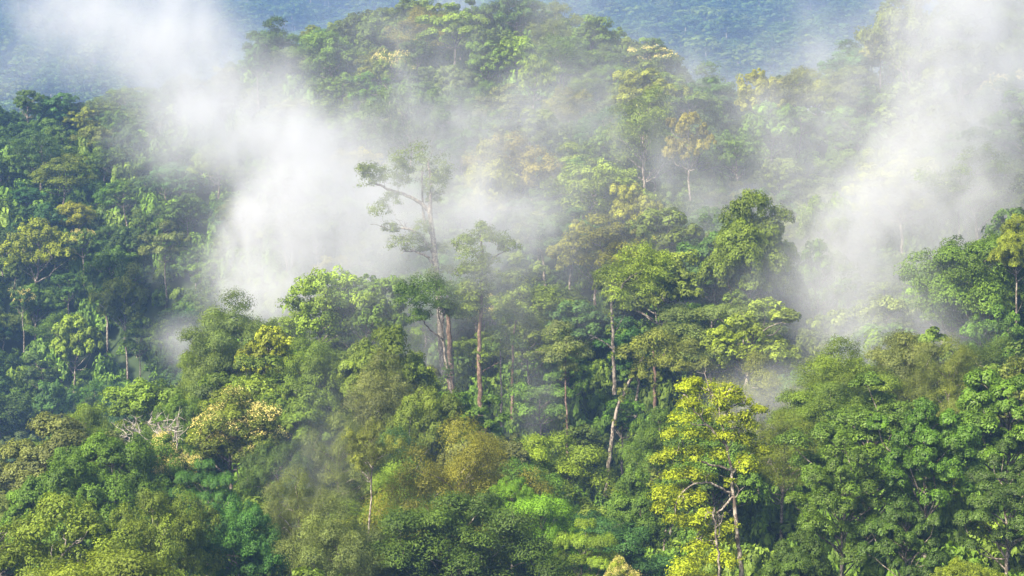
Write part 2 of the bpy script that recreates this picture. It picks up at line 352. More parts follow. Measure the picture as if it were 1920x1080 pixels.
#HEROES<
# -- trees built limb by limb after the photograph -------------------------------------
def custom(name, Y, limbs, clumps, tint, label, short=None, sp=None, base=None, bark=None, leafmat=None, leaf=.24, nT=15, nL=96, flat=.75, blp=0, blmat=None, age=.25, seed=1, spread=(.5, 1.15), up=.45, cat='tree', rt=(.3, .55), twigs=0, twig_n=0, rad=1.0, climbers=5):
    """limbs: [([(px,py,depth m),...], r0 px, r1 px)], clumps: [(px,py,depth m,radius px)] at distance Y"""
    r = np.random.default_rng(seed); L = Leaves(); B = Leaves(); woods = []; f = ppm(Y)
    o = np.array([uv(*base)[0] * Y, Y, uv(*base)[1] * Y])
    def loc(px, py, d): return at(px, py, Y) + np.array([0, d, 0]) - o
    for pts_, r0, r1 in limbs:
        Wd = Wood(); woods.append(Wd)
        P = np.array([loc(*q) for q in pts_]); t = np.linspace(0, 1, len(P)); tt = np.linspace(0, 1, len(P) * 4)
        # smooth polyline
        Q = np.stack([np.interp(tt, t, P[:, i]) for i in range(3)], 1)
        for _ in range(2): Q[1:-1] = .5 * Q[1:-1] + .25 * (Q[:-2] + Q[2:])
        Q[1:-1] += r.normal(0, .05, (len(Q) - 2, 3))
        Wd.tube(Q, np.interp(tt, [0, 1], [r0 * .78 / f, r1 * .6 / f]), 8)
        if twig_n:
            for _ in range(int(twig_n * len(P))):
                k_ = int(r.integers(len(Q) // 3, len(Q))); g = unit(Q[min(k_ + 1, len(Q) - 1)] - Q[k_ - 1] + r.normal(0, .5, 3)); l_ = r.uniform(.5, 1.8)
                T_ = Wd.limb(r, Q[k_], Q[k_] + (g + [0, 0, .3]) * l_, .05, .02, .12, 6, 4)
                for _ in range(2): m_ = T_[int(r.integers(2, 5))]; Wd.limb(r, m_, m_ + unit(r.normal(0, 1, 3) + [0, 0, .6]) * l_ * .5, .03, .012, .1, 4, 3)
    Wd = woods[-1]
    if climbers:
        P0 = np.array([loc(*q) for q in limbs[0][0]])
        for _ in range(climbers):
            t = r.uniform(.12, .8); k_ = t * (len(P0) - 1); i_ = int(k_); C = P0[i_] + (P0[min(i_ + 1, len(P0) - 1)] - P0[i_]) * (k_ - i_)
            clump(r, L, C + r.normal(0, .25, 3), r.uniform(.4, .8), 6, 30, leaf * .8, 1.5, .9, .2, (.3, 1.3))
    for c in clumps:
        px, py, d, crad = c[:4]; C = loc(px, py, d)
        clump(r, L, C, c[3] * rad / f, nT, nL, leaf, flat, r.uniform(.85, 1.15), age + r.normal(0, .12), spread, up, bl=B, blp=blp, rt=rt)
        for _ in range(twigs):
            e = C + sph(r, 1, -.3)[0] * crad / f; Wd.limb(r, C - np.array([0, 0, crad / f * .5]), e, .06, .02, .15, 6, 4)
    e = bpy.data.objects.new(name, None); e.location = o; link(e); set_props(e, label, cat)
    parts = [('trunk' if k == 0 else 'limb', w_.mesh(('trunk_' if k == 0 else 'limb_') + name, bark or M_BARK)) for k, w_ in enumerate(woods)]
    if L.c: parts.append(('crown', L.mesh('crown_' + name, leafmat or M_LEAF, r)))
    if B.c: parts.append(('blossom', B.mesh('blossom_' + name, blmat or M_BLOSSOM, r, .7)))
    for nm, me in parts:
        c = bpy.data.objects.new(nm, me); c.color = (*TINT[tint], 1); link(c, e)
    OCC.append((o[0], Y, 2.5))
    KEEP.extend((c[0], c[1], c[3], Y) for c in clumps); KEEP.extend((q[0], q[1], 8, Y) for l_ in limbs for q in l_[0] if q[1] < base[1] - 12)
    if short: LAND.append((base[0], clumps[0][1] if clumps else limbs[0][0][-1][1], short))
    return e

# emergent giant with long bare arms
custom('emergent_tree', 266, [
  ([(838,790,0),(836,740,0),(830,650,0),(822,540,0),(812,450,0),(806,400,0),(808,350,.5),(803,300,.5)], 13, 3.5),
  ([(806,400,0),(796,385,0),(770,370,-.5),(735,358,-1),(705,345,-1.5),(690,348,-2)], 6, 2),
  ([(811,440,0),(795,420,.5),(792,370,1),(790,320,1)], 5, 2),
  ([(818,500,0),(800,480,-1),(775,470,-1.5),(758,472,-2)], 4, 1.5),
  ([(815,480,0),(790,440,-1),(765,428,-2),(735,432,-2),(715,425,-2)], 4, 1.5),
  ([(826,600,0),(838,560,1),(845,520,1.5)], 4, 2)],
  [(800,295,0,48),(830,335,1,30),(770,300,-1,42),(730,335,-1.5,28),(690,320,-2.5,24),(815,350,0,26),(760,325,-1,26),(825,315,1,30),(740,310,-2,30),(705,325,-2,30),(800,335,1,30),(690,345,-2,26),(815,370,1,22),(715,400,-2,28),(735,375,-1.5,24),
   (790,430,-1,24),(775,455,-2,30),(750,462,-2,28),(735,430,-2,20),(800,470,0,20),(815,515,-.5,20),(828,470,1,20),(840,510,1,20),(838,545,1,22),(755,345,-1,24)],
  OLIVE, 'giant open-crowned tree with long bare arms rising above the white mist', 'giant open-crowned tree', base=(838,790), seed=11, leaf=.28, nT=11, nL=50, flat=.95, spread=(.2,1.4), rad=.8, twig_n=1.6, leafmat=M_FINE, age=.4)
# narrow draped tree beside it
custom('draped_tree', 243, [
  ([(902,815,0),(901,760,0),(898,680,0),(900,600,0),(904,520,0),(906,470,0),(900,440,0)], 7.5, 2.5), ([(904,520,0),(925,480,1),(950,470,1)], 3, 1), ([(905,500,0),(885,465,-1),(872,440,-1)], 3, 1),
  ([(901,700,0),(915,690,.5),(935,680,1)],1.5,.7)],
  [(885,480,-1,34),(895,505,-1,32),(905,455,0,34),(890,555,-.8,24),(915,520,-.5,26),(930,450,1,26),(880,510,-1,24),(895,535,-.5,24),(878,545,-1,20),(915,490,.5,20),(955,465,1,20),(870,455,-1,20),(888,575,-.5,18),(910,430,.5,20)],
  OLIVE, 'narrow tree with a straight reddish trunk and foliage draped down its upper half', 'straight reddish trunk', base=(902,815), bark=M_BROWN, seed=12, nT=13, nL=70, leaf=.27)
# pale forked tree against the dark trunk
custom('forked_tree', 244, [
  ([(855,790,0),(848,740,0),(838,700,0),(832,650,0),(828,610,0),(836,570,0)], 4, 2), ([(830,635,0),(815,625,-.5),(800,612,-1),(790,590,-1)], 2.5, 1.2), ([(829,615,0),(822,590,.5),(820,560,.5)], 2, 1.2)],
  [(810,560,0,42),(775,565,-1,34),(845,555,1,36),(800,535,1,34),(835,580,0,26),(785,595,-1,24),(765,545,0,24),(850,585,1,20)],
  DEEP, 'dark round crown over a white forked trunk at the brow of the spur', 'white forked trunk', base=(855,790), bark=M_PALE, seed=13)
custom('dark_trunk_tree', 252, [([(846,730,0),(846,690,0),(842,620,0),(838,560,0)], 9, 6)], [(860,545,1,34),(885,570,2,30),(870,590,1,24)], DEEP, 'thick blackish trunk standing just behind the white forked trunk', None, base=(846,730), bark=M_BROWN, seed=14)
# tree with a bent pale trunk at the clearing
custom('bent_tree', 229, [
  ([(1135,945,0),(1138,910,0),(1143,860,0),(1148,810,0),(1155,770,0),(1166,745,0),(1176,722,.5),(1195,690,1),(1210,665,1)], 6.5, 2.5)],
  [(1205,655,1,28),(1235,640,1,32),(1180,665,0,24),(1260,655,2,28),(1215,685,1,24),(1245,680,1,26),(1195,705,0,18)],
  KHAKI, 'khaki crown on a bent white-flecked trunk leaning out of the clearing', 'bent white-flecked trunk', base=(1135,945), bark=M_PALE, seed=15)
custom('branched_tree', 250, [
  ([(1152,740,0),(1152,700,0),(1150,650,0),(1147,600,0),(1146,540,0),(1155,510,0)], 5.5, 3), ([(1150,655,0),(1130,640,-.5),(1105,628,-1)], 2.2, 1.2), ([(1149,630,0),(1160,610,.5),(1172,590,1)], 1.8, .8), ([(1146,560,0),(1180,520,1),(1210,505,1)],3,1.5)],
  [(1175,510,0,44),(1215,505,1,40),(1145,520,-1,34),(1195,480,1,36),(1240,520,1,30),(1155,555,-1,26),(1205,545,0,30),(1170,575,-1,18),(1245,490,2,26)],
  LIME, 'light green crown high on a straight pale trunk with one bare side branch', 'straight pale trunk', base=(1152,740), bark=M_PALE, seed=16)
custom('slender_tree', 234, [([(1064,900,0),(1064,840,0),(1062,780,0),(1060,700,0),(1062,640,0)], 3.6, 1.8)], [(1062,650,0,28),(1040,670,-1,24),(1085,665,1,26),(1065,690,0,20),(1050,620,0,22)], GREY, 'slender brown trunk carrying a small grey crown over the clearing', 'slender brown trunk', base=(1064,900), bark=M_BROWN, seed=17)
custom('slender_tree', 246, [([(940,800,0),(940,740,0),(938,670,0),(940,620,0)], 3, 1.5)], [(938,630,0,26),(960,645,1,24),(920,650,-1,20),(945,600,0,22)], MID, 'thin mossy trunk with a small green crown next to the straight reddish trunk', None, base=(940,800), seed=18)
custom('slender_tree', 250, [([(961,790,0),(960,720,0),(962,640,0),(968,600,0)], 4.5, 2)], [(975,600,0,28),(1000,610,1,24),(955,580,0,24)], OLIVE, 'vine-wrapped dark trunk behind the thin mossy trunk', None, base=(961,790), bark=M_BROWN, seed=19)
custom('red_trunk_tree', 238, [([(1228,780,0),(1228,740,0),(1227,690,0),(1226,650,0)], 5, 3.5), ([(1227,690,0),(1250,660,1),(1270,650,1)],2,1)], [(1290,660,1,30),(1320,690,1,24),(1275,690,0,22)], KHAKI, 'rusty-red stout trunk between the bent trunk and the yellow tree', 'rusty-red stout trunk', base=(1228,780), bark=bark_material('red_bark', (.085,.05,.036), (.17,.12,.09), .3), seed=20)
# the yellow tree
yc = []
ry = np.random.default_rng(77)
for (a, b, d, q) in [(1330,735,0,22),(1295,755,-1,22),(1360,745,1,22),(1400,760,1.5,20),(1275,785,-1,22),(1320,780,0,20),(1365,790,1,20),(1405,800,2,18),(1295,815,-1,22),(1340,820,0,20),(1385,830,1,20),(1420,850,2,18),
  (1265,850,-2,22),(1305,850,-1,22),(1350,860,0,20),(1400,868,1,18),(1440,850,2,14),(1250,890,-2,22),(1285,890,-1,24),(1325,900,0,18),(1245,925,-2,22),(1275,940,-1.5,24),(1310,935,-1,18),(1260,970,-2,20),(1290,985,-1.5,22),(1330,1000,-1,20),
  (1350,1020,-1,22),(1300,1025,-1.5,24),(1325,1050,-1,24),(1280,1060,-2,22),(1360,1050,-.5,18),(1310,1090,-1,24),(1345,1090,-1,22),(1285,730,-1,16),(1255,815,-1.5,16),(1378,735,1,18),(1310,720,0,14),(1425,775,2,14),(1345,765,.5,18),(1410,825,2,15),(1232,860,-2,14),(1240,950,-2,14)]:
    yc.append((a + ry.normal(0, 3), b + ry.normal(0, 3), d + ry.normal(0, .5), q * 1.1))
for _ in range(16):
    b = ry.uniform(740, 1090); lo_ = np.interp(b, [730, 800, 900, 980, 1090], [1285, 1262, 1235, 1245, 1275]); hi_ = np.interp(b, [730, 800, 870, 940, 1000, 1090], [1390, 1430, 1445, 1350, 1365, 1375])
    yc.append((ry.uniform(lo_, hi_), b, ry.uniform(-2, 1), ry.uniform(15, 24)))
custom('yellow_tree', 163, [
  ([(1392,1130,0),(1390,1060,0),(1380,990,0),(1375,930,0),(1372,890,0),(1362,830,0),(1352,790,0),(1345,750,0)], 7, 1.5), ([(1372,890,0),(1395,860,.5),(1425,850,1.5)], 3.5, 1), ([(1365,840,0),(1330,800,-.5),(1300,770,-1),(1285,740,-1)], 3.5, 1),
  ([(1352,790,0),(1375,760,.7),(1402,757,1.5)], 3, 1), ([(1372,880,0),(1330,870,-.7),(1290,850,-1),(1262,845,-2)], 3.5, 1), ([(1375,930,0),(1340,905,-1),(1300,900,-1.5),(1265,930,-2),(1258,980,-2)], 3.5, 1), ([(1376,930,0),(1345,960,-1),(1310,980,-1.2),(1300,1030,-1.5)], 3, 1),
  ([(1356,810,0),(1385,800,1),(1408,815,2)], 2.5, 1), ([(1345,760,0),(1335,740,0),(1330,728,0)],2,.8)],
  yc, YEL, 'bright yellow drooping tree with thin white limbs and a dark forked trunk', 'yellow drooping tree', base=(1392,1130), bark=M_BARK, leafmat=leaf_material('yellow_leaf', colour=(.255,.310,.012), translucent=.4), seed=21, leaf=.21, nT=12, nL=64, flat=.7, spread=(.1,1.5), twigs=0, age=.35, rt=(.35,.65), twig_n=1)
custom('dead_snag', 152, [([(1350,1110,0),(1347,1040,0),(1342,990,0),(1336,965,0),(1339,952,0)], 3.2, 2.6), ([(1344,1010,0),(1352,1000,.3)],2,1)], [], GREY, 'pale broken-topped dead trunk below the yellow drooping tree', 'broken dead trunk', base=(1350,1110), bark=M_PALE, seed=22, cat='dead tree', twig_n=.8, climbers=0)
custom('bare_tree', 205, [
  ([(306,880,0),(304,850,0),(300,815,0),(298,790,0)], 3.5, 1.5), ([(305,860,0),(285,830,-.5),(262,808,-1),(240,798,-1)], 2.5, .8), ([(305,850,0),(325,825,.5),(332,795,1)], 2.5, 1), ([(328,870,.5),(330,830,.5),(331,785,.5)], 2.8, 1.4), ([(303,840,0),(316,815,0),(322,800,0)], 1.8, .7), ([(298,815,0),(280,800,0),(276,790,0)],1.4,.6), ([(325,825,.5),(312,808,.5),(308,795,.5)],1.3,.5)],
  [(286,795,0,13),(300,788,.5,10)], BRIGHT, 'bleached leafless tree with upright white limbs above the yellow blossom', 'bleached leafless tree', base=(306,885), bark=M_WHITE, climbers=0, twig_n=2.5, seed=23, cat='bare tree', nT=5, nL=20)
custom('bare_tree', 206, [([(256,880,0),(252,850,0),(244,825,0),(232,808,0)], 2.4, .8), ([(252,850,0),(243,835,.3),(236,832,.3)], 1.4, .6), ([(246,830,0),(250,812,0),(247,800,0)],1.3,.5)], [(228,800,0,16),(250,800,.5,14)], OLIVE, 'thin bleached tree with few leaves beside the bleached leafless tree', None, base=(256,885), bark=M_WHITE, climbers=0, twig_n=2.5, seed=24, cat='bare tree', nT=6, nL=22)
custom('forked_tree', 146, [
  ([(106,1120,0),(107,1070,0),(112,1050,0),(126,1030,0),(140,1018,.3),(152,1010,.5)], 4.2, 1.2), ([(126,1030,0),(118,1008,0),(122,1000,0)], 2, .8), ([(107,1068,0),(98,1040,-.4),(102,1020,-.4)], 2, .8), ([(140,1018,.3),(150,1018,.3),(166,990,.4)],1.6,.6)],
  [(60,1000,1,42),(110,970,2,44),(160,985,1.5,40),(190,1030,1,42),(40,1050,.5,42),(85,1050,2,36),(160,1060,1,40),(210,1075,0,40),(20,1010,2,36),(135,1015,2.5,34),(60,1095,0,40),(130,1100,-.5,36),(225,1020,2,30),(0,1060,1,36),(90,955,3,30)],
  OLIVE, 'golden olive crown split by a white Y-forked branch at the lower corner'.replace('Y-','wide '), 'golden olive crown', base=(106,1120), bark=M_PALE, seed=25, leaf=.24, nT=14, nL=80, age=.5)

# -- other large trees -------------------------------------------------------------
H = hero
# near row
H(300,925,190,157,'dome_n',0,OLIVE,'olive round crown with a dark hollow next to the golden olive crown','olive round crown')
H(195,815,210,188,'dome_n',1,MID,'broad green crown on the slope below the bleached leafless tree','broad green crown')
H(95,885,170,182,'dome_n',2,MID,'green crown at the edge of the spur above the golden olive crown')
H(302,835,125,192,'flower_n',0,MID,'crown capped with cream-yellow blossom under the bleached leafless tree','cream-yellow blossom crown',name='flowering_tree')
H(425,755,190,205,'flower_n',1,OLIVE,'largest crown topped with yellow blossom plumes on the near spur','largest blossom crown',name='flowering_tree')
H(455,938,160,163,'dome_n',1,BLUE,'fresh green crown low between two blossom crowns and the grey thicket','fresh green crown')
H(385,870,110,178,'layer_n',0,BLUE,'blue green narrow crown below the largest blossom crown','blue green narrow crown')
H(565,905,150,172,'fine_n',0,GREY,'grey green feathery crown with russet leaves behind it','grey feathery crown',name='feathery_tree')
H(640,965,190,154,'fine_n',1,GREY,'soft grey green crown at the bottom edge beside the dark broad crown','soft grey crown',name='feathery_tree')
H(845,935,270,158,'fine_n',2,DEEP,'dark grey-green broad dome of tiny leaves at the bottom edge','dark broad dome',name='feathery_tree')
H(850,825,250,179,'fine_n',0,RUST,'golden brown spreading crown above the dark broad dome','golden brown crown',name='feathery_tree')
H(692,790,80,176,'fine_m',0,KHAKI,'thin dull-leaved half-bare tree on a long straight trunk','thin half-bare tree',name='tall_tree',hmin=12)
H(1018,918,150,167,'layer_n',1,BRIGHT,'vivid lime green small tree glowing beside the dark broad dome','vivid lime tree',hmin=6)
H(960,900,80,172,'dome_n',0,BRIGHT,'slim vivid green sapling just uphill of the vivid lime tree',hmin=5)
H(1095,985,120,163,'layer_n',0,LIME,'light green layered small tree downhill of the vivid lime tree',hmin=6)
H(1175,1058,70,148,'flower_n',0,LIME,'yellow-flowered crown top peeping over the bottom edge',name='flowering_tree')
H(1200,900,130,186,'dome_n',2,MID,'green bushy tree at the foot of the bent white-flecked trunk',hmin=8)
H(1245,770,130,203,'dome_n',0,MID,'green crown between the rusty-red stout trunk and the yellow drooping tree')
# near corner
H(1575,838,215,150,'gloss_n',0,GLOSSY,'large glossy dark green tree with tiered clumps beside the yellow tree','large glossy tree',hmin=14)
H(1740,742,200,153,'gloss_n',1,GLOSSY,'tall glossy tree with a white-blotched trunk below its split crown','white-blotched trunk tree',hmin=16)
H(1868,680,220,160,'gloss_n',2,MID,'high glossy bright green crown at the frame edge','high glossy crown',hmin=16)
H(1885,850,200,140,'gloss_n',0,DEEP,'deep green glossy crown in the lower corner','deep glossy crown',hmin=12)
H(1690,930,150,141,'gloss_n',1,DEEP,'shaded glossy crown between the large glossy tree and the deep glossy crown',hmin=10)
H(1805,1050,130,130,'dome_n',1,LIME,'yellowish green crown top at the bottom edge under the white-blotched trunk',hmin=8)
H(1500,1020,130,143,'dome_n',2,DEEP,'low dark crown at the foot of the large glossy tree',hmin=8)
H(1600,660,220,198,'fine_n',1,OLIVE,'wide olive feathery crown above the large glossy tree','wide olive feathery crown',name='feathery_tree')
H(1700,632,150,205,'fine_n',2,GREY,'pale grey green feathery crown against the dark valley','pale feathery crown',name='feathery_tree')
H(1775,655,140,196,'fine_n',0,KHAKI,'khaki feathery crown beside the high glossy crown',None,name='feathery_tree')
H(1540,725,170,188,'fine_n',2,OLIVE,'olive feathery crown fading into mist beside the wide olive feathery crown',None,name='feathery_tree')
H(1465,790,150,182,'fine_n',0,OLIVE,'olive feathery tree half behind the yellow drooping tree',None,name='feathery_tree')
# spur crest
H(600,512,155,258,'dome_m',0,LIME,'sunlit twin-lobed crown at the spur crest against white mist','sunlit crest crown')
H(690,522,150,257,'dome_m',1,MID,'dense green crown on the spur crest next to the sunlit crest crown','dense crest crown')
H(455,575,185,238,'fine_n',1,GREY,'grey leaning crown with pale limbs overhanging the mist pocket','grey leaning crown',name='feathery_tree')
H(395,640,110,240,'fine_n',2,OLIVE,'olive hanging crown at the tip of the grey leaning crown',None,name='feathery_tree')
H(505,622,100,233,'dome_m',2,YEL,'small yellow green crown below the sunlit crest crown')
H(600,640,160,228,'dome_n',0,OLIVE,'olive crown under the dense crest crown and the sunlit crest crown')
H(705,640,170,226,'dome_n',2,OLIVE,'rounded olive crown under the dark crown with white forked trunk')
H(740,690,190,214,'fine_n',1,GREY,'wide silvery crown in the middle of the near spur','wide silvery crown',name='feathery_tree')
H(790,735,160,206,'dome_n',1,OLIVE,'olive crown at the foot of the white forked trunk')
H(560,740,170,212,'dome_n',2,OLIVE,'shadowed olive crown between the largest blossom crown and the wide silvery crown')
H(630,800,150,193,'fine_n',0,GREY,'grey green crown beside the thin half-bare tree',None,name='feathery_tree')
H(520,835,130,190,'dome_n',0,DEEP,'dark crown with red new leaves downhill of the largest blossom crown')
H(340,745,120,222,'dome_n',1,MID,'green crown behind the bleached leafless tree')
H(160,770,110,224,'fine_n',2,OLIVE,'thin olive crown on the skyline of the near spur',None,name='feathery_tree')
# misty hill
H(1340,560,240,249,'layer_n',1,GREY,'pale grey green umbrella crown veiled by mist beside the bent trunk','grey umbrella crown',name='flat_topped_tree')
H(1420,690,170,210,'fine_n',1,KHAKI,'khaki crown dissolving in mist above the yellow drooping tree',None,name='feathery_tree')
H(1115,405,170,287,'dome_m',3,YEL,'yellow green domed crown on the middle of the misty hill','yellow green dome')
H(1115,312,160,306,'dome_m',0,LIME,'light green tall crown just uphill of the yellow green dome','light green tall crown')
H(1182,348,85,300,'dome_m',1,YEL,'small bright crown tucked beside the light green tall crown')
H(1245,402,160,284,'dome_m',2,OLIVE,'dark olive crown level with the yellow green dome','dark olive crown')
H(1400,392,170,266,'dome_n',2,OLIVE,'soft olive tall crown in the hollow below the thin pale trunks','soft olive tall crown')
H(1545,375,120,280,'dome_m',0,OLIVE,'dark crown standing before the mist of the far bank','dark bank crown')
H(1540,455,140,268,'dome_m',3,MID,'green crown under the dark bank crown')
H(1430,135,100,360,'dome_m',1,YEL,'glowing yellow green crown near the ridge shoulder','glowing ridge crown')
H(1440,200,105,350,'dome_m',2,BRIGHT,'bright green crown just below the glowing ridge crown')
H(1490,130,100,362,'fine_m',0,KHAKI,'khaki thin crown on the shoulder against blue forest',None,name='feathery_tree')
H(770,165,130,352,'dome_m',0,DEEP,'dark crown on a white trunk above the giant open-crowned tree','dark white-trunked crown')
H(970,256,140,324,'fine_m',1,RUST,'orange-tinged crown in mist on the middle of the hill','orange-tinged crown',name='feathery_tree')
H(915,290,110,318,'fine_m',2,YEL,'yellowish crown at the foot of the orange-tinged crown',None,name='feathery_tree')
H(792,15,105,408,'fine_m',0,RUST,'brownish feathery crown on the skyline','brownish skyline crown',name='feathery_tree')
H(890,8,75,412,'layer_m',0,DEEP,'flat dark crown on the summit','flat summit crown',name='flat_topped_tree')
H(975,-18,110,410,'dome_m',3,DEEP,'topmost dark crown of the summit','topmost summit crown')
H(1110,35,100,402,'dome_m',1,MID,'green crown on the skyline downhill from the topmost summit crown')
H(485,88,48,424,'dome_m',2,BLUE,'lone dark little crown poking above the drifting mist','lone ridge crown')
H(620,62,110,415,'dome_m',0,MID,'tall green crown at the ridge end facing the lone ridge crown','ridge end crown')
H(730,95,75,388,'flower_m',0,OLIVE,'cream-flowered crown below the brownish skyline crown','cream-flowered ridge crown',name='flowering_tree')
H(1225,85,100,396,'flower_m',1,OLIVE,'orange-flecked crown along the ridge against blue forest','orange-flecked ridge crown',name='flowering_tree')
H(1000,105,65,374,'dome_m',3,LIME,'small pale lime crown below the summit','small pale lime crown')
H(1215,170,140,322,'fine_m',0,OLIVE,'olive crown with twisted white limbs on the upper hill','twisted-limb crown',name='feathery_tree')
H(1292,205,80,308,'tall_m',1,RUST,'long thin pale trunk with scant russet leaves on the upper hill','scant russet tree',name='tall_tree')
# shaded slope
H(157,430,45,408,'flower_m',0,MID,'small crown tipped with peach blossom high on the shaded slope','peach blossom crown',name='flowering_tree')
H(45,540,45,396,'flower_m',1,DEEP,'small crown tipped with orange blossom at the frame edge','orange blossom crown',name='flowering_tree')
H(115,292,110,440,'fine_m',1,OLIVE,'olive open crown high on the shaded slope','olive slope crown',name='feathery_tree')
H(240,515,85,385,'fine_m',2,OLIVE,'olive brown crown in the middle of the shaded slope','olive brown crown',name='feathery_tree')
H(140,598,85,384,'dome_m',2,LIME,'brightest light green crown on the shaded slope','brightest slope crown')
H(65,412,120,410,'dome_m',3,YEL,'sunlit yellow green crown near the frame edge on the shaded slope','sunlit slope crown')
H(200,470,110,396,'dome_m',0,DEEP,'dark rounded crown in the middle of the shaded slope','dark slope crown')
H(97,715,70,362,'dome_m',1,BLUE,'blue green egg-shaped crown low on the shaded slope','egg-shaped slope crown')
H(262,605,70,380,'layer_m',1,MID,'low flat green crown downhill of the olive brown crown',name='flat_topped_tree')
H(310,425,95,398,'layer_m',2,GREY,'greyish high crown on bare white trunks at the mist edge','white-stemmed mist crown',name='flat_topped_tree')
# far bank
H(1850,445,230,236,'dome_n',1,MID,'big billowing green crown low on the far bank','billowing bank crown')
H(1905,420,90,231,'dome_n',2,LIME,'lime tip of a crown at the frame edge on the far bank')
H(1870,575,110,228,'dome_m',3,MID,'bright green crown at the dark foot of the far bank','bright foot crown')
H(1690,300,170,302,'dome_m',0,YEL,'yellowish crown in thin mist on the far bank','yellowish bank crown')
H(1710,5,130,350,'fine_m',2,KHAKI,'ghostly khaki crown high in the bright mist','ghostly khaki crown',name='feathery_tree')
H(1800,65,160,330,'layer_m',0,GREY,'ghostly flat crown with white limbs in the brightest mist','ghostly flat crown',name='flat_topped_tree')
H(1845,280,180,285,'fine_m',0,OLIVE,'olive feathery crown under the brightest mist on the far bank','olive bank crown',name='feathery_tree')
H(1640,560,170,252,'dome_m',1,GREY,'grey green crown in veiled mist above the wide olive feathery crown')
#HEROES>

# ------------------------------------------------------------------ the rest of the forest
GAPS = [(1060, 800, 232, 7), (1140, 900, 225, 7), (1180, 850, 228, 5)]   # open floor among the trunks (px, py, Y, radius m)
gap_xy = [(uv(a, b)[0] * Y, Y, r_) for a, b, Y, r_ in GAPS]
def scatter(ymin, ymax, ulim, spacing, occ, seed, tries):
    r = np.random.default_rng(seed); pts = []; cell = 10.0; grid = {}
    def put(x, y, rad): grid.setdefault((int(x // cell), int(y // cell)), []).append((x, y, rad))
    for o in occ: put(*o)
    Ys = np.sqrt(r.uniform(ymin ** 2, ymax ** 2, tries)); Us = r.uniform(-ulim, ulim, tries); S = spacing(Ys) * r.uniform(.66, 1.45, tries)
    for y, u, s in zip(Ys, Us, S):
        x = u * y; ok = True; ci, cj = int(x // cell), int(y // cell)
        for i in (-1, 0, 1):
            for j in (-1, 0, 1):
                for (a, b, q) in grid.get((ci + i, cj + j), ()):
                    if (a - x) ** 2 + (b - y) ** 2 < (.5 * s + q * .78) ** 2: ok = False; break
                if not ok: break
            if not ok: break
        if ok: put(x, y, s * .5); pts.append((x, y, s))
    return np.array(pts)
pts = scatter(128, 560, .42, lambda Y: np.interp(Y, [130, 250, 400], [8.4, 7.8, 7.3]), OCC + [(x, y, r_) for x, y, r_ in gap_xy], 21, 80000)
pz = ground(pts[:, 0], pts[:, 1])
KP = np.array(KEEP) if KEEP else np.zeros((0, 4))
def clear(x, y, s, z, h):
    if y > 300: return True
    f = ppm(y); px = 960 + x * f; R_ = s * .62 * f; py = 540 - (z + h) * f + R_
    m = KP[:, 3] > y + 2
    d = np.hypot(KP[m, 0] - px, np.maximum(0, np.abs(KP[m, 1] - py - 20) - 20)); return not (d < .9 * R_ + .55 * KP[m, 2]).any()
okk = np.array([clear(x, y, s, z, 14.5) for (x, y, s), z in zip(pts, pz)]); pts, pz = pts[okk], pz[okk]
print('slope trees', len(pts), round(time.time() - T0, 1))
# which of them does the picture show: spheres painted front to back into a coarse picture
def visible_px(pts, z, hh, R):
    Wd, Hd = 480, 270; buf = np.zeros((Hd, Wd), bool); vis = np.zeros(len(pts)); order = np.argsort(pts[:, 1])
    yy, xx = np.mgrid[0:Hd, 0:Wd]
    for k in order:
        x, y, _ = pts[k]; f = 240 / TANH / y
        cx = 240 + x * f; cy = 135 - (z[k] + hh[k] - R[k]) * f; q = R[k] * f
        x0, x1, y0, y1 = max(0, int(cx - q)), min(Wd, int(cx + q) + 1), max(0, int(cy - q)), min(Hd, int(cy + q) + 1)
        if x1 <= x0 or y1 <= y0: continue
        m = ((xx[y0:y1, x0:x1] - cx) ** 2 + (yy[y0:y1, x0:x1] - cy) ** 2) < q * q
        sub = buf[y0:y1, x0:x1]; vis[k] = (m & ~sub).sum(); sub |= m
    return vis
hpts = np.array([(x, y, 2 * q) for x, y, q in OCC]) if OCC else np.zeros((0, 3))
SPM = ['dome_m', 'dome_m', 'fine_m', 'layer_m', 'tall_m', 'dome_m', 'fine_m', 'tall_m', 'layer_m', 'flower_m']
nP = len(pts)
r2 = np.random.default_rng(5)
sp_i = r2.choice(len(SPM), nP, p=[.17, .17, .2, .12, .1, .06, .06, .05, .055, .015]); hs = r2.uniform(.74, 1.34, nP)
allp = np.concatenate([pts, hpts]); allz = np.concatenate([pz, ground(hpts[:, 0], hpts[:, 1]) if len(hpts) else np.zeros(0)])
hs = hs * (pts[:, 2] / np.interp(pts[:, 1], [130, 250, 400], [8.4, 7.8, 7.3])) ** .6; hs = hs * canopy_drop(pts[:, 1]) / 14 * np.where(pts[:, 1] > 330, .95, 1)
allh = np.concatenate([14 * hs, np.full(len(hpts), 15.)]); allR = np.concatenate([pts[:, 2] * .68, hpts[:, 2] * .5])
vis = visible_px(allp, allz, allh, allR)[:nP]
N_SINGLE = 250
pick = np.argsort(-vis)[:N_SINGLE]; single = np.zeros(nP, bool); single[pick] = True; single &= vis > 6
print('singles', single.sum(), 'seen', (vis > 0).sum(), 'smallest', vis[pick[-1]])

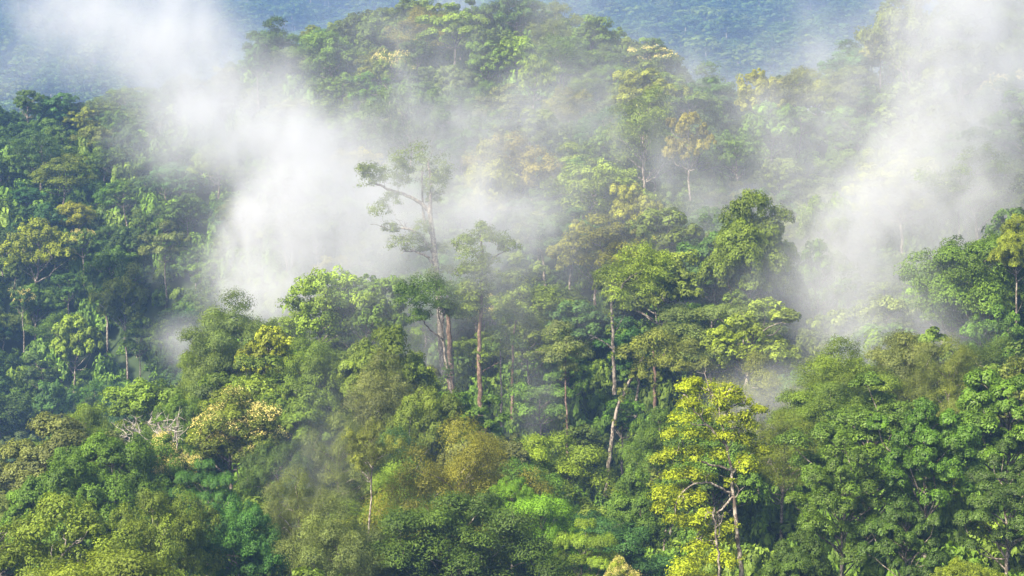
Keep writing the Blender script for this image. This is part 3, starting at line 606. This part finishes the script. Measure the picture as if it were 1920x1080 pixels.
SHAPE = {'dome': ('round-topped', 'domed', 'dense rounded'), 'tall': ('tall slender', 'long-trunked', 'high-crowned'), 'layer': ('flat-topped', 'layered', 'spreading'),
         'fine': ('feathery', 'loose-leaved', 'open-crowned'), 'flower': ('cream-blossomed', 'yellow-flecked', 'blossom-topped')}
USED = set()
def make_label(px, py, tint, kind, zone, r):
    order = sorted(range(len(LAND)), key=lambda i: (LAND[i][0] - px) ** 2 + ((LAND[i][1] - py) * 1.2) ** 2)
    opts = []
    shapes = SHAPE[kind]
    def near(a, sh):
        dx, dy = px - LAND[a][0], py - LAND[a][1]
        if abs(dy) > 1.0 * abs(dx): rel = 'directly uphill of' if dy < 0 else 'directly downhill of'
        else: rel = ('a little uphill beside' if dy < -15 else 'a little downhill beside' if dy > 15 else 'level with')
        return f'{tint} {sh} tree {rel} the {LAND[a][2]}, {zone}'
    for a in order[:2]: opts.append(near(a, shapes[0]))
    for a in order[:3]:
        A_ = np.array(LAND[a][:2]) - (px, py)
        for b in order[1:14]:
            B_ = np.array(LAND[b][:2]) - (px, py)
            if b != a and A_ @ B_ < -.5 * np.linalg.norm(A_) * np.linalg.norm(B_): opts.append(f'{tint} {shapes[0]} tree between the {LAND[a][2]} and the {LAND[b][2]}')
    for a in order[:4]:
        for b in order[:6]:
            if a != b: opts.append(f'{tint} {shapes[0]} tree on the {LAND[b][2]} side of the {LAND[a][2]}')
    for a in order[:3]:
        for sh in shapes[1:]: opts.append(near(a, sh))
    for o in opts:
        if len(o.replace('-', ' ').split()) <= 16 and o not in USED: USED.add(o); return o
    o = opts[-1]
    return o
def zone_of(px, py, Y):
    if Y < 215: return 'in the near trees'
    if px < 420 and Y > 320: return 'on the shaded slope'
    if py < 130 and Y > 340: return 'along the hill crest'
    if px > 1480: return 'on the misty far bank'
    if Y > 300: return 'on the misty hill'
    return 'on the middle slope'
tint_names = [DEEP, MID, OLIVE, LIME, BLUE, GREY, KHAKI, YEL]
NAMES = {'dome': 'broadleaf_tree', 'fine': 'feathery_tree', 'layer': 'flat_topped_tree', 'tall': 'tall_tree', 'flower': 'flowering_tree'}
for k in np.nonzero(single)[0]:
    x, y, s = pts[k]; sp = SPM[sp_i[k]]
    if x / y < -.12 and y > 325 and ('layer' in sp or 'flower' in sp): sp = 'dome_m'
    if y < 215 and 'flower' in sp: sp = 'fine_m'
    if y < 215: sp = sp.replace('_m', '_n'); sp = sp if sp in PR else 'gloss_n'
    p = PR[sp][int(r2.integers(len(PR[sp])))]
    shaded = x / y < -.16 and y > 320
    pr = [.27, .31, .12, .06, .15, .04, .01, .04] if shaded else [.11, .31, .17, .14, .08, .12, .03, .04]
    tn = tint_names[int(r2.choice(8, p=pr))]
    c = np.array(TINT[tn]) * r2.uniform(.9, 1.1, 3) * (np.array([.85, .9, 1.05]) if shaded else 1)  # trees on the shaded slope get its shade as a dimmer, bluer tint
    sx = s * r2.uniform(.60, .76) / p['R']; sz = 14 * hs[k] / p['h'] * (1.12 if 'tall' in sp else 1); sx = min(sx, 1.12 * sz); sz = min(sz, 1.6 * sx)
    px = 960 + x * ppm(y); py = 540 - (pz[k] + 14 * hs[k] - s * .5) * ppm(y)
    lab = make_label(px, py, tn, p['kind'] if p['kind'] != 'gloss' else 'dome', zone_of(px, py, y), r2) if LAND else 'green tree on the misty slope'
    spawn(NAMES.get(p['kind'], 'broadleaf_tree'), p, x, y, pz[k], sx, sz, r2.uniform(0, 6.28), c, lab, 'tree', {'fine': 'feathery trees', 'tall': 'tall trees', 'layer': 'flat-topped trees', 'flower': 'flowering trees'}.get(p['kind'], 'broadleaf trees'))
print('singles built', round(time.time() - T0, 1))

# ------------------------------------------------------------------ stuff by geometry nodes
def instancer(name, P, rot, scl, idx, meshes, label):
    src = bpy.data.collections.new(name + '_kinds')
    for k, me in enumerate(meshes):
        src.objects.link(bpy.data.objects.new(f'{name}_kind_{k:02d}', me))
    me = bpy.data.meshes.new(name); me.vertices.add(len(P)); me.vertices.foreach_set('co', np.asarray(P, np.float32).ravel())
    for a, t, v in (('rot', 'FLOAT', rot), ('idx', 'INT', idx)):
        q = me.attributes.new(a, t, 'POINT'); q.data.foreach_set('value', np.asarray(v, np.float32 if t == 'FLOAT' else np.int32))
    q = me.attributes.new('scl', 'FLOAT_VECTOR', 'POINT'); q.data.foreach_set('vector', np.asarray(scl, np.float32).ravel())
    o = link(bpy.data.objects.new(name, me)); set_props(o, label, kind='stuff')
    ng = bpy.data.node_groups.new(name, 'GeometryNodeTree')
    ng.interface.new_socket('Geometry', in_out='INPUT', socket_type='NodeSocketGeometry'); ng.interface.new_socket('Geometry', in_out='OUTPUT', socket_type='NodeSocketGeometry')
    N = ng.nodes.new; L = ng.links.new
    gi, go, ip, ci = N('NodeGroupInput'), N('NodeGroupOutput'), N('GeometryNodeInstanceOnPoints'), N('GeometryNodeCollectionInfo')
    ci.inputs['Collection'].default_value = src; ci.inputs['Separate Children'].default_value = True; ci.inputs['Reset Children'].default_value = True
    def na(nm, t):
        a = N('GeometryNodeInputNamedAttribute'); a.data_type = t; a.inputs['Name'].default_value = nm; return a.outputs['Attribute']
    cx = N('ShaderNodeCombineXYZ'); L(na('rot', 'FLOAT'), cx.inputs['Z'])
    e2r = N('FunctionNodeEulerToRotation'); L(cx.outputs[0], e2r.inputs[0])
    L(gi.outputs[0], ip.inputs['Points']); L(ci.outputs[0], ip.inputs['Instance']); ip.inputs['Pick Instance'].default_value = True
    L(na('idx', 'INT'), ip.inputs['Instance Index']); L(e2r.outputs[0], ip.inputs['Rotation']); L(na('scl', 'FLOAT_VECTOR'), ip.inputs['Scale'])
    L(ip.outputs[0], go.inputs[0])
    md = o.modifiers.new('scatter', 'NODES'); md.node_group = ng
    return o
def joined(p, lm=None):     # trunk and crown of one forest tree in one mesh with two materials
    a = p['parts'][0][1]; b = p['parts'][1][1]
    def arr(me):
        V = np.empty(len(me.vertices) * 3, np.float32); me.vertices.foreach_get('co', V); F = np.empty(len(me.loops), np.int32); me.loops.foreach_get('vertex_index', F)
        return V.reshape(-1, 3), F.reshape(-1, 4)
    Va, Fa = arr(a); Vb, Fb = arr(b); at_ = {}
    for nm in ('leaf_tone', 'leaf_age'):
        v = np.empty(len(Vb), np.float32); b.attributes[nm].data.foreach_get('value', v); at_[nm] = np.concatenate([np.ones(len(Va), np.float32), v])
    me = mesh_from('forest_tree', np.concatenate([Va, Vb]), np.concatenate([Fa, Fb + len(Va)]), None, at_)
    me.materials.append(M_BARK); me.materials.append(lm or M_FOREST)
    me.polygons.foreach_set('material_index', np.concatenate([np.zeros(len(Fa), np.int32), np.ones(len(Fb), np.int32)]))
    return me
rest = ~single & ((vis > 0) | (r2.random(nP) < .85))
q = pts[rest]; zz = pz[rest]; hh = hs[rest]
sx = q[:, 2] * r2.uniform(.62, .78, len(q)) / 4.5; sx = np.minimum(sx, 1.15 * hh)
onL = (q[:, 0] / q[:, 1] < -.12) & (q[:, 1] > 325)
ri, rr_ = r2.integers(0, 5, len(q)), r2.uniform(0, 6.28, len(q))
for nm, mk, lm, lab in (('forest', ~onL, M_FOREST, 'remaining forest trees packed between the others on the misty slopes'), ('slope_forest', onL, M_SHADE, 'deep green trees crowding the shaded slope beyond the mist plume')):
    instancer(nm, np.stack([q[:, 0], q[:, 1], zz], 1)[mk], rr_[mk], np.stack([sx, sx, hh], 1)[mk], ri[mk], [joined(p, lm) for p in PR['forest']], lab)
fp = scatter(570, 3000, .36, lambda Y: np.interp(Y, [570, 1000, 1500], [11, 15, 19]), [], 33, 60000)
fz = ground(fp[:, 0], fp[:, 1]); sx = fp[:, 2] * r2.uniform(.62, .8, len(fp)) / 4.8
instancer('distant_forest', np.stack([fp[:, 0], fp[:, 1], fz], 1), r2.uniform(0, 6.28, len(fp)), np.stack([sx, sx, r2.uniform(.6, 1.5, len(fp)) * fp[:, 2] / 12.5], 1), r2.integers(0, 4, len(fp)), [joined(p, M_FARLEAF) for p in PR['forest_f']], 'blue hazy forest covering the hills far behind the ridge')
print('far trees', len(fp), round(time.time() - T0, 1))
# undergrowth
def bush(seed, R, nC, nT, nL, leaf):
    r = np.random.default_rng(seed); L = Leaves()
    for k in range(nC):
        d = sph(r, 1, 0)[0]; clump(r, L, d * R * .6 * np.array([1, 1, .8]) + [0, 0, R * .3], R * r.uniform(.35, .55), nT, nL, leaf, .8, r.uniform(.85, 1.2), .2, rt=(.3, .55))
    return L.mesh('bush', M_UNDER, r)
ub = [bush(400 + k, 1.7, 6, 8, 22, .38) for k in range(4)]
up_ = scatter(128, 470, .34, lambda Y: np.interp(Y, [130, 260, 300, 430], [2.6, 2.6, 3.6, 4.4]), [], 44, 60000)
uz = ground(up_[:, 0], up_[:, 1]); us_ = r2.uniform(.6, 1.5, len(up_)) * np.interp(up_[:, 1], [260, 430], [1, 1.8])
instancer('undergrowth', np.stack([up_[:, 0], up_[:, 1], uz], 1), r2.uniform(0, 6.28, len(up_)), np.stack([us_, us_, us_ * r2.uniform(.8, 2.4, len(up_))], 1), r2.integers(0, 4, len(up_)), ub, 'tangled shrubs and saplings covering the forest floor')
print('undergrowth', len(up_), round(time.time() - T0, 1))

# ------------------------------------------------------------------ mist
BLOBS = [ # px, py, Y, rx, ry (pixels), depth radius (m), optical depth, tilt (degrees)
 (565,490,292,88,150,22,3.0,0),(550,370,303,105,120,24,3.0,-10),(475,265,318,110,85,24,3.2,-38),(400,205,332,90,80,24,2.6,-35),(340,140,345,95,95,26,3.2,-30),(285,40,365,110,110,30,3.4,-10),(200,90,372,110,70,26,1.0,0),
 (480,560,285,60,50,12,2.2,0),(690,480,285,75,100,14,1.1,0),(640,320,318,120,80,20,.5,0),(385,720,278,40,80,9,1.6,20),
 (890,430,272,150,140,14,1.0,0),(1030,610,238,100,55,9,1.0,0),(980,440,268,110,110,12,.8,0),(1080,290,297,90,38,10,1.1,-12),
 (840,200,340,150,45,14,.8,10),(720,230,342,90,70,16,.7,0),(1200,130,372,180,45,14,.5,0),(1370,260,320,120,60,14,.6,0),(1350,350,290,130,60,12,.5,0),
 (1730,130,300,130,140,28,1.7,10),(1890,30,300,170,130,30,2.8,0),(1740,290,285,210,130,18,.8,20),(1890,200,282,170,110,20,1.3,0),(1680,430,262,170,110,12,.6,0),(1880,330,272,120,100,12,.7,0),(1800,380,270,150,60,14,.7,0),(1590,410,268,110,100,14,.6,20),
 (1620,590,238,100,60,11,1.4,0),(1520,690,212,110,42,9,1.5,-10),(1440,720,200,80,42,8,1.0,0),(1700,640,225,130,50,10,.8,0),(1760,500,250,110,70,12,.6,20),
 (1530,260,332,80,90,24,.8,0),(1600,200,400,90,110,40,1.0,0),(300,300,390,100,60,16,.6,-20),(330,440,375,70,70,14,.5,0),
 (900,180,345,360,170,26,.55,0),(960,50,392,260,70,16,.5,0),(790,430,254,110,120,8,.45,0),(1400,330,288,300,190,18,.5,0),(1800,420,262,220,160,14,.8,0),(1050,420,275,200,150,12,.4,0),(800,330,310,160,110,14,.3,0),(650,820,205,80,100,8,.35,0),(405,900,185,50,80,6,.35,0),(830,600,245,110,60,8,.4,0),
]
def mist_object(name, lo, hi, vox, blobs, label, seed, scale=.62, soft=1.0):
    lo = np.array(lo, float); hi = np.array(hi, float); nn = np.round((hi - lo) / vox).astype(int) + 1
    gx, gy, gz = [lo[i] + vox * np.arange(nn[i]) for i in range(3)]
    Z, Y, X = np.meshgrid(gz, gy, gx, indexing='ij'); P = np.stack([X.ravel(), Y.ravel(), Z.ravel()], 1).astype(np.float32)
    o = seed * 7.7
    w = np.stack([fbm(P / 26 + o, 3), fbm(P / 26 + o + 19, 3), fbm(P / 26 + o + 37, 3)], 1) - .5
    Q = P + w * np.array([44, 30, 44]) * soft
    D = np.zeros(len(P), np.float32)
    for (px, py, Yd, rx, ry, rd, tau, tilt) in blobs:
        c = at(px, py, Yd); s = 1 / ppm(Yd); d = Q - c
        t = math.radians(tilt); dx = d[:, 0] * math.cos(t) + d[:, 2] * math.sin(t); dz = -d[:, 0] * math.sin(t) + d[:, 2] * math.cos(t)
        e = (dx / (rx * s)) ** 2 + (dz / (ry * s)) ** 2 + (d[:, 1] / rd) ** 2
        D += tau / (rd * 1.5) * np.exp(-e * 1.1)
    wisp = fbm((P + w * 46) / np.array([8, 12, 15]) + o + 5, 4, .6)
    D *= np.clip((wisp - .33) / .20, .03, 2.2) * .9
    # fade to nothing at the sides of the box
    for ax in range(3):
        e = np.minimum(P[:, ax] - lo[ax], hi[ax] - P[:, ax]) / (6 * vox); D *= np.clip(e, 0, 1)
    D = np.maximum(0, D - .0006) * scale
    me = bpy.data.meshes.new(name); me.vertices.add(len(P)); me.vertices.foreach_set('co', P.ravel())
    a = me.attributes.new('dens', 'FLOAT', 'POINT'); a.data.foreach_set('value', D.astype(np.float32))
    ob = link(bpy.data.objects.new(name, me)); set_props(ob, label, kind='stuff'); me.materials.append(M_MIST)
    ng = bpy.data.node_groups.new(name, 'GeometryNodeTree')
    ng.interface.new_socket('Geometry', in_out='INPUT', socket_type='NodeSocketGeometry'); ng.interface.new_socket('Geometry', in_out='OUTPUT', socket_type='NodeSocketGeometry')
    N = ng.nodes.new; L = ng.links.new
    gi, go, vc, sm, si = N('NodeGroupInput'), N('NodeGroupOutput'), N('GeometryNodeVolumeCube'), N('GeometryNodeSetMaterial'), N('GeometryNodeSampleIndex')
    pos = N('GeometryNodeInputPosition'); sub = N('ShaderNodeVectorMath'); sub.operation = 'SUBTRACT'; sub.inputs[1].default_value = tuple(lo - vox * .5)
    div = N('ShaderNodeVectorMath'); div.operation = 'SCALE'; div.inputs['Scale'].default_value = 1 / vox
    fl = N('ShaderNodeVectorMath'); fl.operation = 'FLOOR'
    dot = N('ShaderNodeVectorMath'); dot.operation = 'DOT_PRODUCT'; dot.inputs[1].default_value = (1, nn[0], nn[0] * nn[1])
    L(pos.outputs[0], sub.inputs[0]); L(sub.outputs[0], div.inputs[0]); L(div.outputs[0], fl.inputs[0]); L(fl.outputs[0], dot.inputs[0])
    na = N('GeometryNodeInputNamedAttribute'); na.data_type = 'FLOAT'; na.inputs['Name'].default_value = 'dens'
    f2i = N('FunctionNodeFloatToInt'); f2i.rounding_mode = 'ROUND'; L(dot.outputs['Value'], f2i.inputs[0])
    si.data_type = 'FLOAT'; si.domain = 'POINT'; si.clamp = True
    L(gi.outputs[0], si.inputs['Geometry']); L(na.outputs['Attribute'], si.inputs['Value']); L(f2i.outputs[0], si.inputs['Index'])
    L(si.outputs[0], vc.inputs['Density']); vc.inputs['Min'].default_value = tuple(lo); vc.inputs['Max'].default_value = tuple(hi)
    for i, ax in enumerate('XYZ'): vc.inputs['Resolution ' + ax].default_value = int(nn[i])
    sm.inputs['Material'].default_value = M_MIST
    L(vc.outputs[0], sm.inputs[0]); L(sm.outputs[0], go.inputs[0])
    md = ob.modifiers.new('mist', 'NODES'); md.node_group = ng
    return ob
def mist_material():
    m, nt, N = nodes_of('mist'); out = N('ShaderNodeOutputMaterial'); v = N('ShaderNodeVolumePrincipled')
    v.inputs['Color'].default_value = (.68, .70, .74, 1); v.inputs['Density'].default_value = 1.0; v.inputs['Anisotropy'].default_value = 0.0
    tc = N('ShaderNodeTexCoord'); nz = N('ShaderNodeTexNoise'); nz.inputs['Scale'].default_value = .19; nz.inputs['Detail'].default_value = 5; nz.inputs['Roughness'].default_value = .6; nz.inputs['Distortion'].default_value = .9
    mp = N('ShaderNodeMapping'); mp.inputs['Scale'].default_value = (1.15, 1.0, .8); mp.inputs['Rotation'].default_value = (0, math.radians(25), 0)
    mr = N('ShaderNodeMapRange'); mr.inputs['From Min'].default_value = .38; mr.inputs['From Max'].default_value = .64; mr.inputs['To Min'].default_value = .4; mr.inputs['To Max'].default_value = 1.6
    nt.links.new(tc.outputs['Object'], mp.inputs[0]); nt.links.new(mp.outputs[0], nz.inputs['Vector']); nt.links.new(nz.outputs['Fac'], mr.inputs['Value']); nt.links.new(mr.outputs[0], v.inputs['Density'])
    nt.links.new(v.outputs[0], out.inputs['Volume']); return m
M_MIST = mist_material()
MIST = True
if MIST:
    mist_object('mist', (-125, 172, -45), (125, 440, 85), 2.2, BLOBS, 'white mist rising in wisps between the forested slopes', 1)
    FAR = [(1400,70,620,300,110,60,.2,0),(120,70,560,160,90,40,.45,10),(330,20,560,120,90,40,.7,0),(560,130,600,150,50,30,.5,0),(850,20,600,50,60,30,1.0,0),(1500,160,620,120,90,40,.45,20),(1620,260,560,110,110,40,.9,0),(60,150,560,140,40,30,.5,0)]
    mist_object('mist', (-190, 450, 10), (150, 760, 130), 6.0, FAR, 'pale mist drifting in the valley before the blue hills', 2, soft=1.4)
print('mist', round(time.time() - T0, 1))
HAZE_D, HAZE_C = 0.00025, (.26, .46, .86)
def haze():
    lo = (-2900, -30, -132); hi = (2900, 4650, 580)
    V = [(x, y, z) for x in (lo[0], hi[0]) for y in (lo[1], hi[1]) for z in (lo[2], hi[2])]
    F = [(0, 1, 3, 2), (4, 6, 7, 5), (0, 4, 5, 1), (2, 3, 7, 6), (0, 2, 6, 4), (1, 5, 7, 3)]
    m, nt, N = nodes_of('haze'); out = N('ShaderNodeOutputMaterial'); v = N('ShaderNodeVolumePrincipled')
    v.inputs['Color'].default_value = (*HAZE_C, 1); v.inputs['Density'].default_value = HAZE_D; nt.links.new(v.outputs[0], out.inputs['Volume'])
    o = link(bpy.data.objects.new('haze', mesh_from('haze', V, F, m))); set_props(o, 'thin blue morning haze filling the valley', kind='stuff')
haze()

# ------------------------------------------------------------------ light, camera, render settings
EL, AZ = 42, 224                  # sun: elevation, azimuth clockwise from the view direction (+Y)
el, az = math.radians(EL), math.radians(AZ)
w = bpy.data.worlds.new('World'); sc.world = w; w.use_nodes = True; nt = w.node_tree
bg = nt.nodes['Background']; sky = nt.nodes.new('ShaderNodeTexSky'); sky.sky_type = 'NISHITA'; sky.sun_disc = False; sky.sun_elevation = el; sky.sun_rotation = az
nt.links.new(sky.outputs[0], bg.inputs['Color']); sky.dust_density = 5.0; sky.air_density = .8; bg.inputs['Strength'].default_value = 0.10
sd = bpy.data.lights.new('sun', 'SUN'); sd.energy = 4.4; sd.angle = math.radians(5); sd.color = (1, .90, .71)
so = link(bpy.data.objects.new('sun', sd)); S = Vector((math.sin(az) * math.cos(el), math.cos(az) * math.cos(el), math.sin(el)))
so.rotation_euler = S.to_track_quat('Z', 'Y').to_euler(); so.location = (-100, -100, 200)
cd = bpy.data.cameras.new('camera'); cd.sensor_width = 36; cd.lens = 18 / TANH; cd.clip_end = 9000; cd.clip_start = .5
co = link(bpy.data.objects.new('camera', cd)); co.rotation_euler = (math.radians(90), 0, 0); sc.camera = co
sc.view_settings.view_transform = 'Standard'; sc.view_settings.look = 'None'; sc.view_settings.gamma = 1; sc.view_settings.exposure = 1.62
cy = sc.cycles; cy.use_denoising = True; cy.use_adaptive_sampling = True; cy.adaptive_threshold = .01
cy.max_bounces = 8; cy.diffuse_bounces = 3; cy.glossy_bounces = 1; cy.transmission_bounces = 3; cy.volume_bounces = 2; cy.transparent_max_bounces = 4
cy.volume_step_rate = 2.0; cy.volume_max_steps = 256; cy.caustics_reflective = False; cy.caustics_refractive = False
try: cy.denoiser = 'OPENIMAGEDENOISE'
except Exception: pass
print('script', round(time.time() - T0, 1))
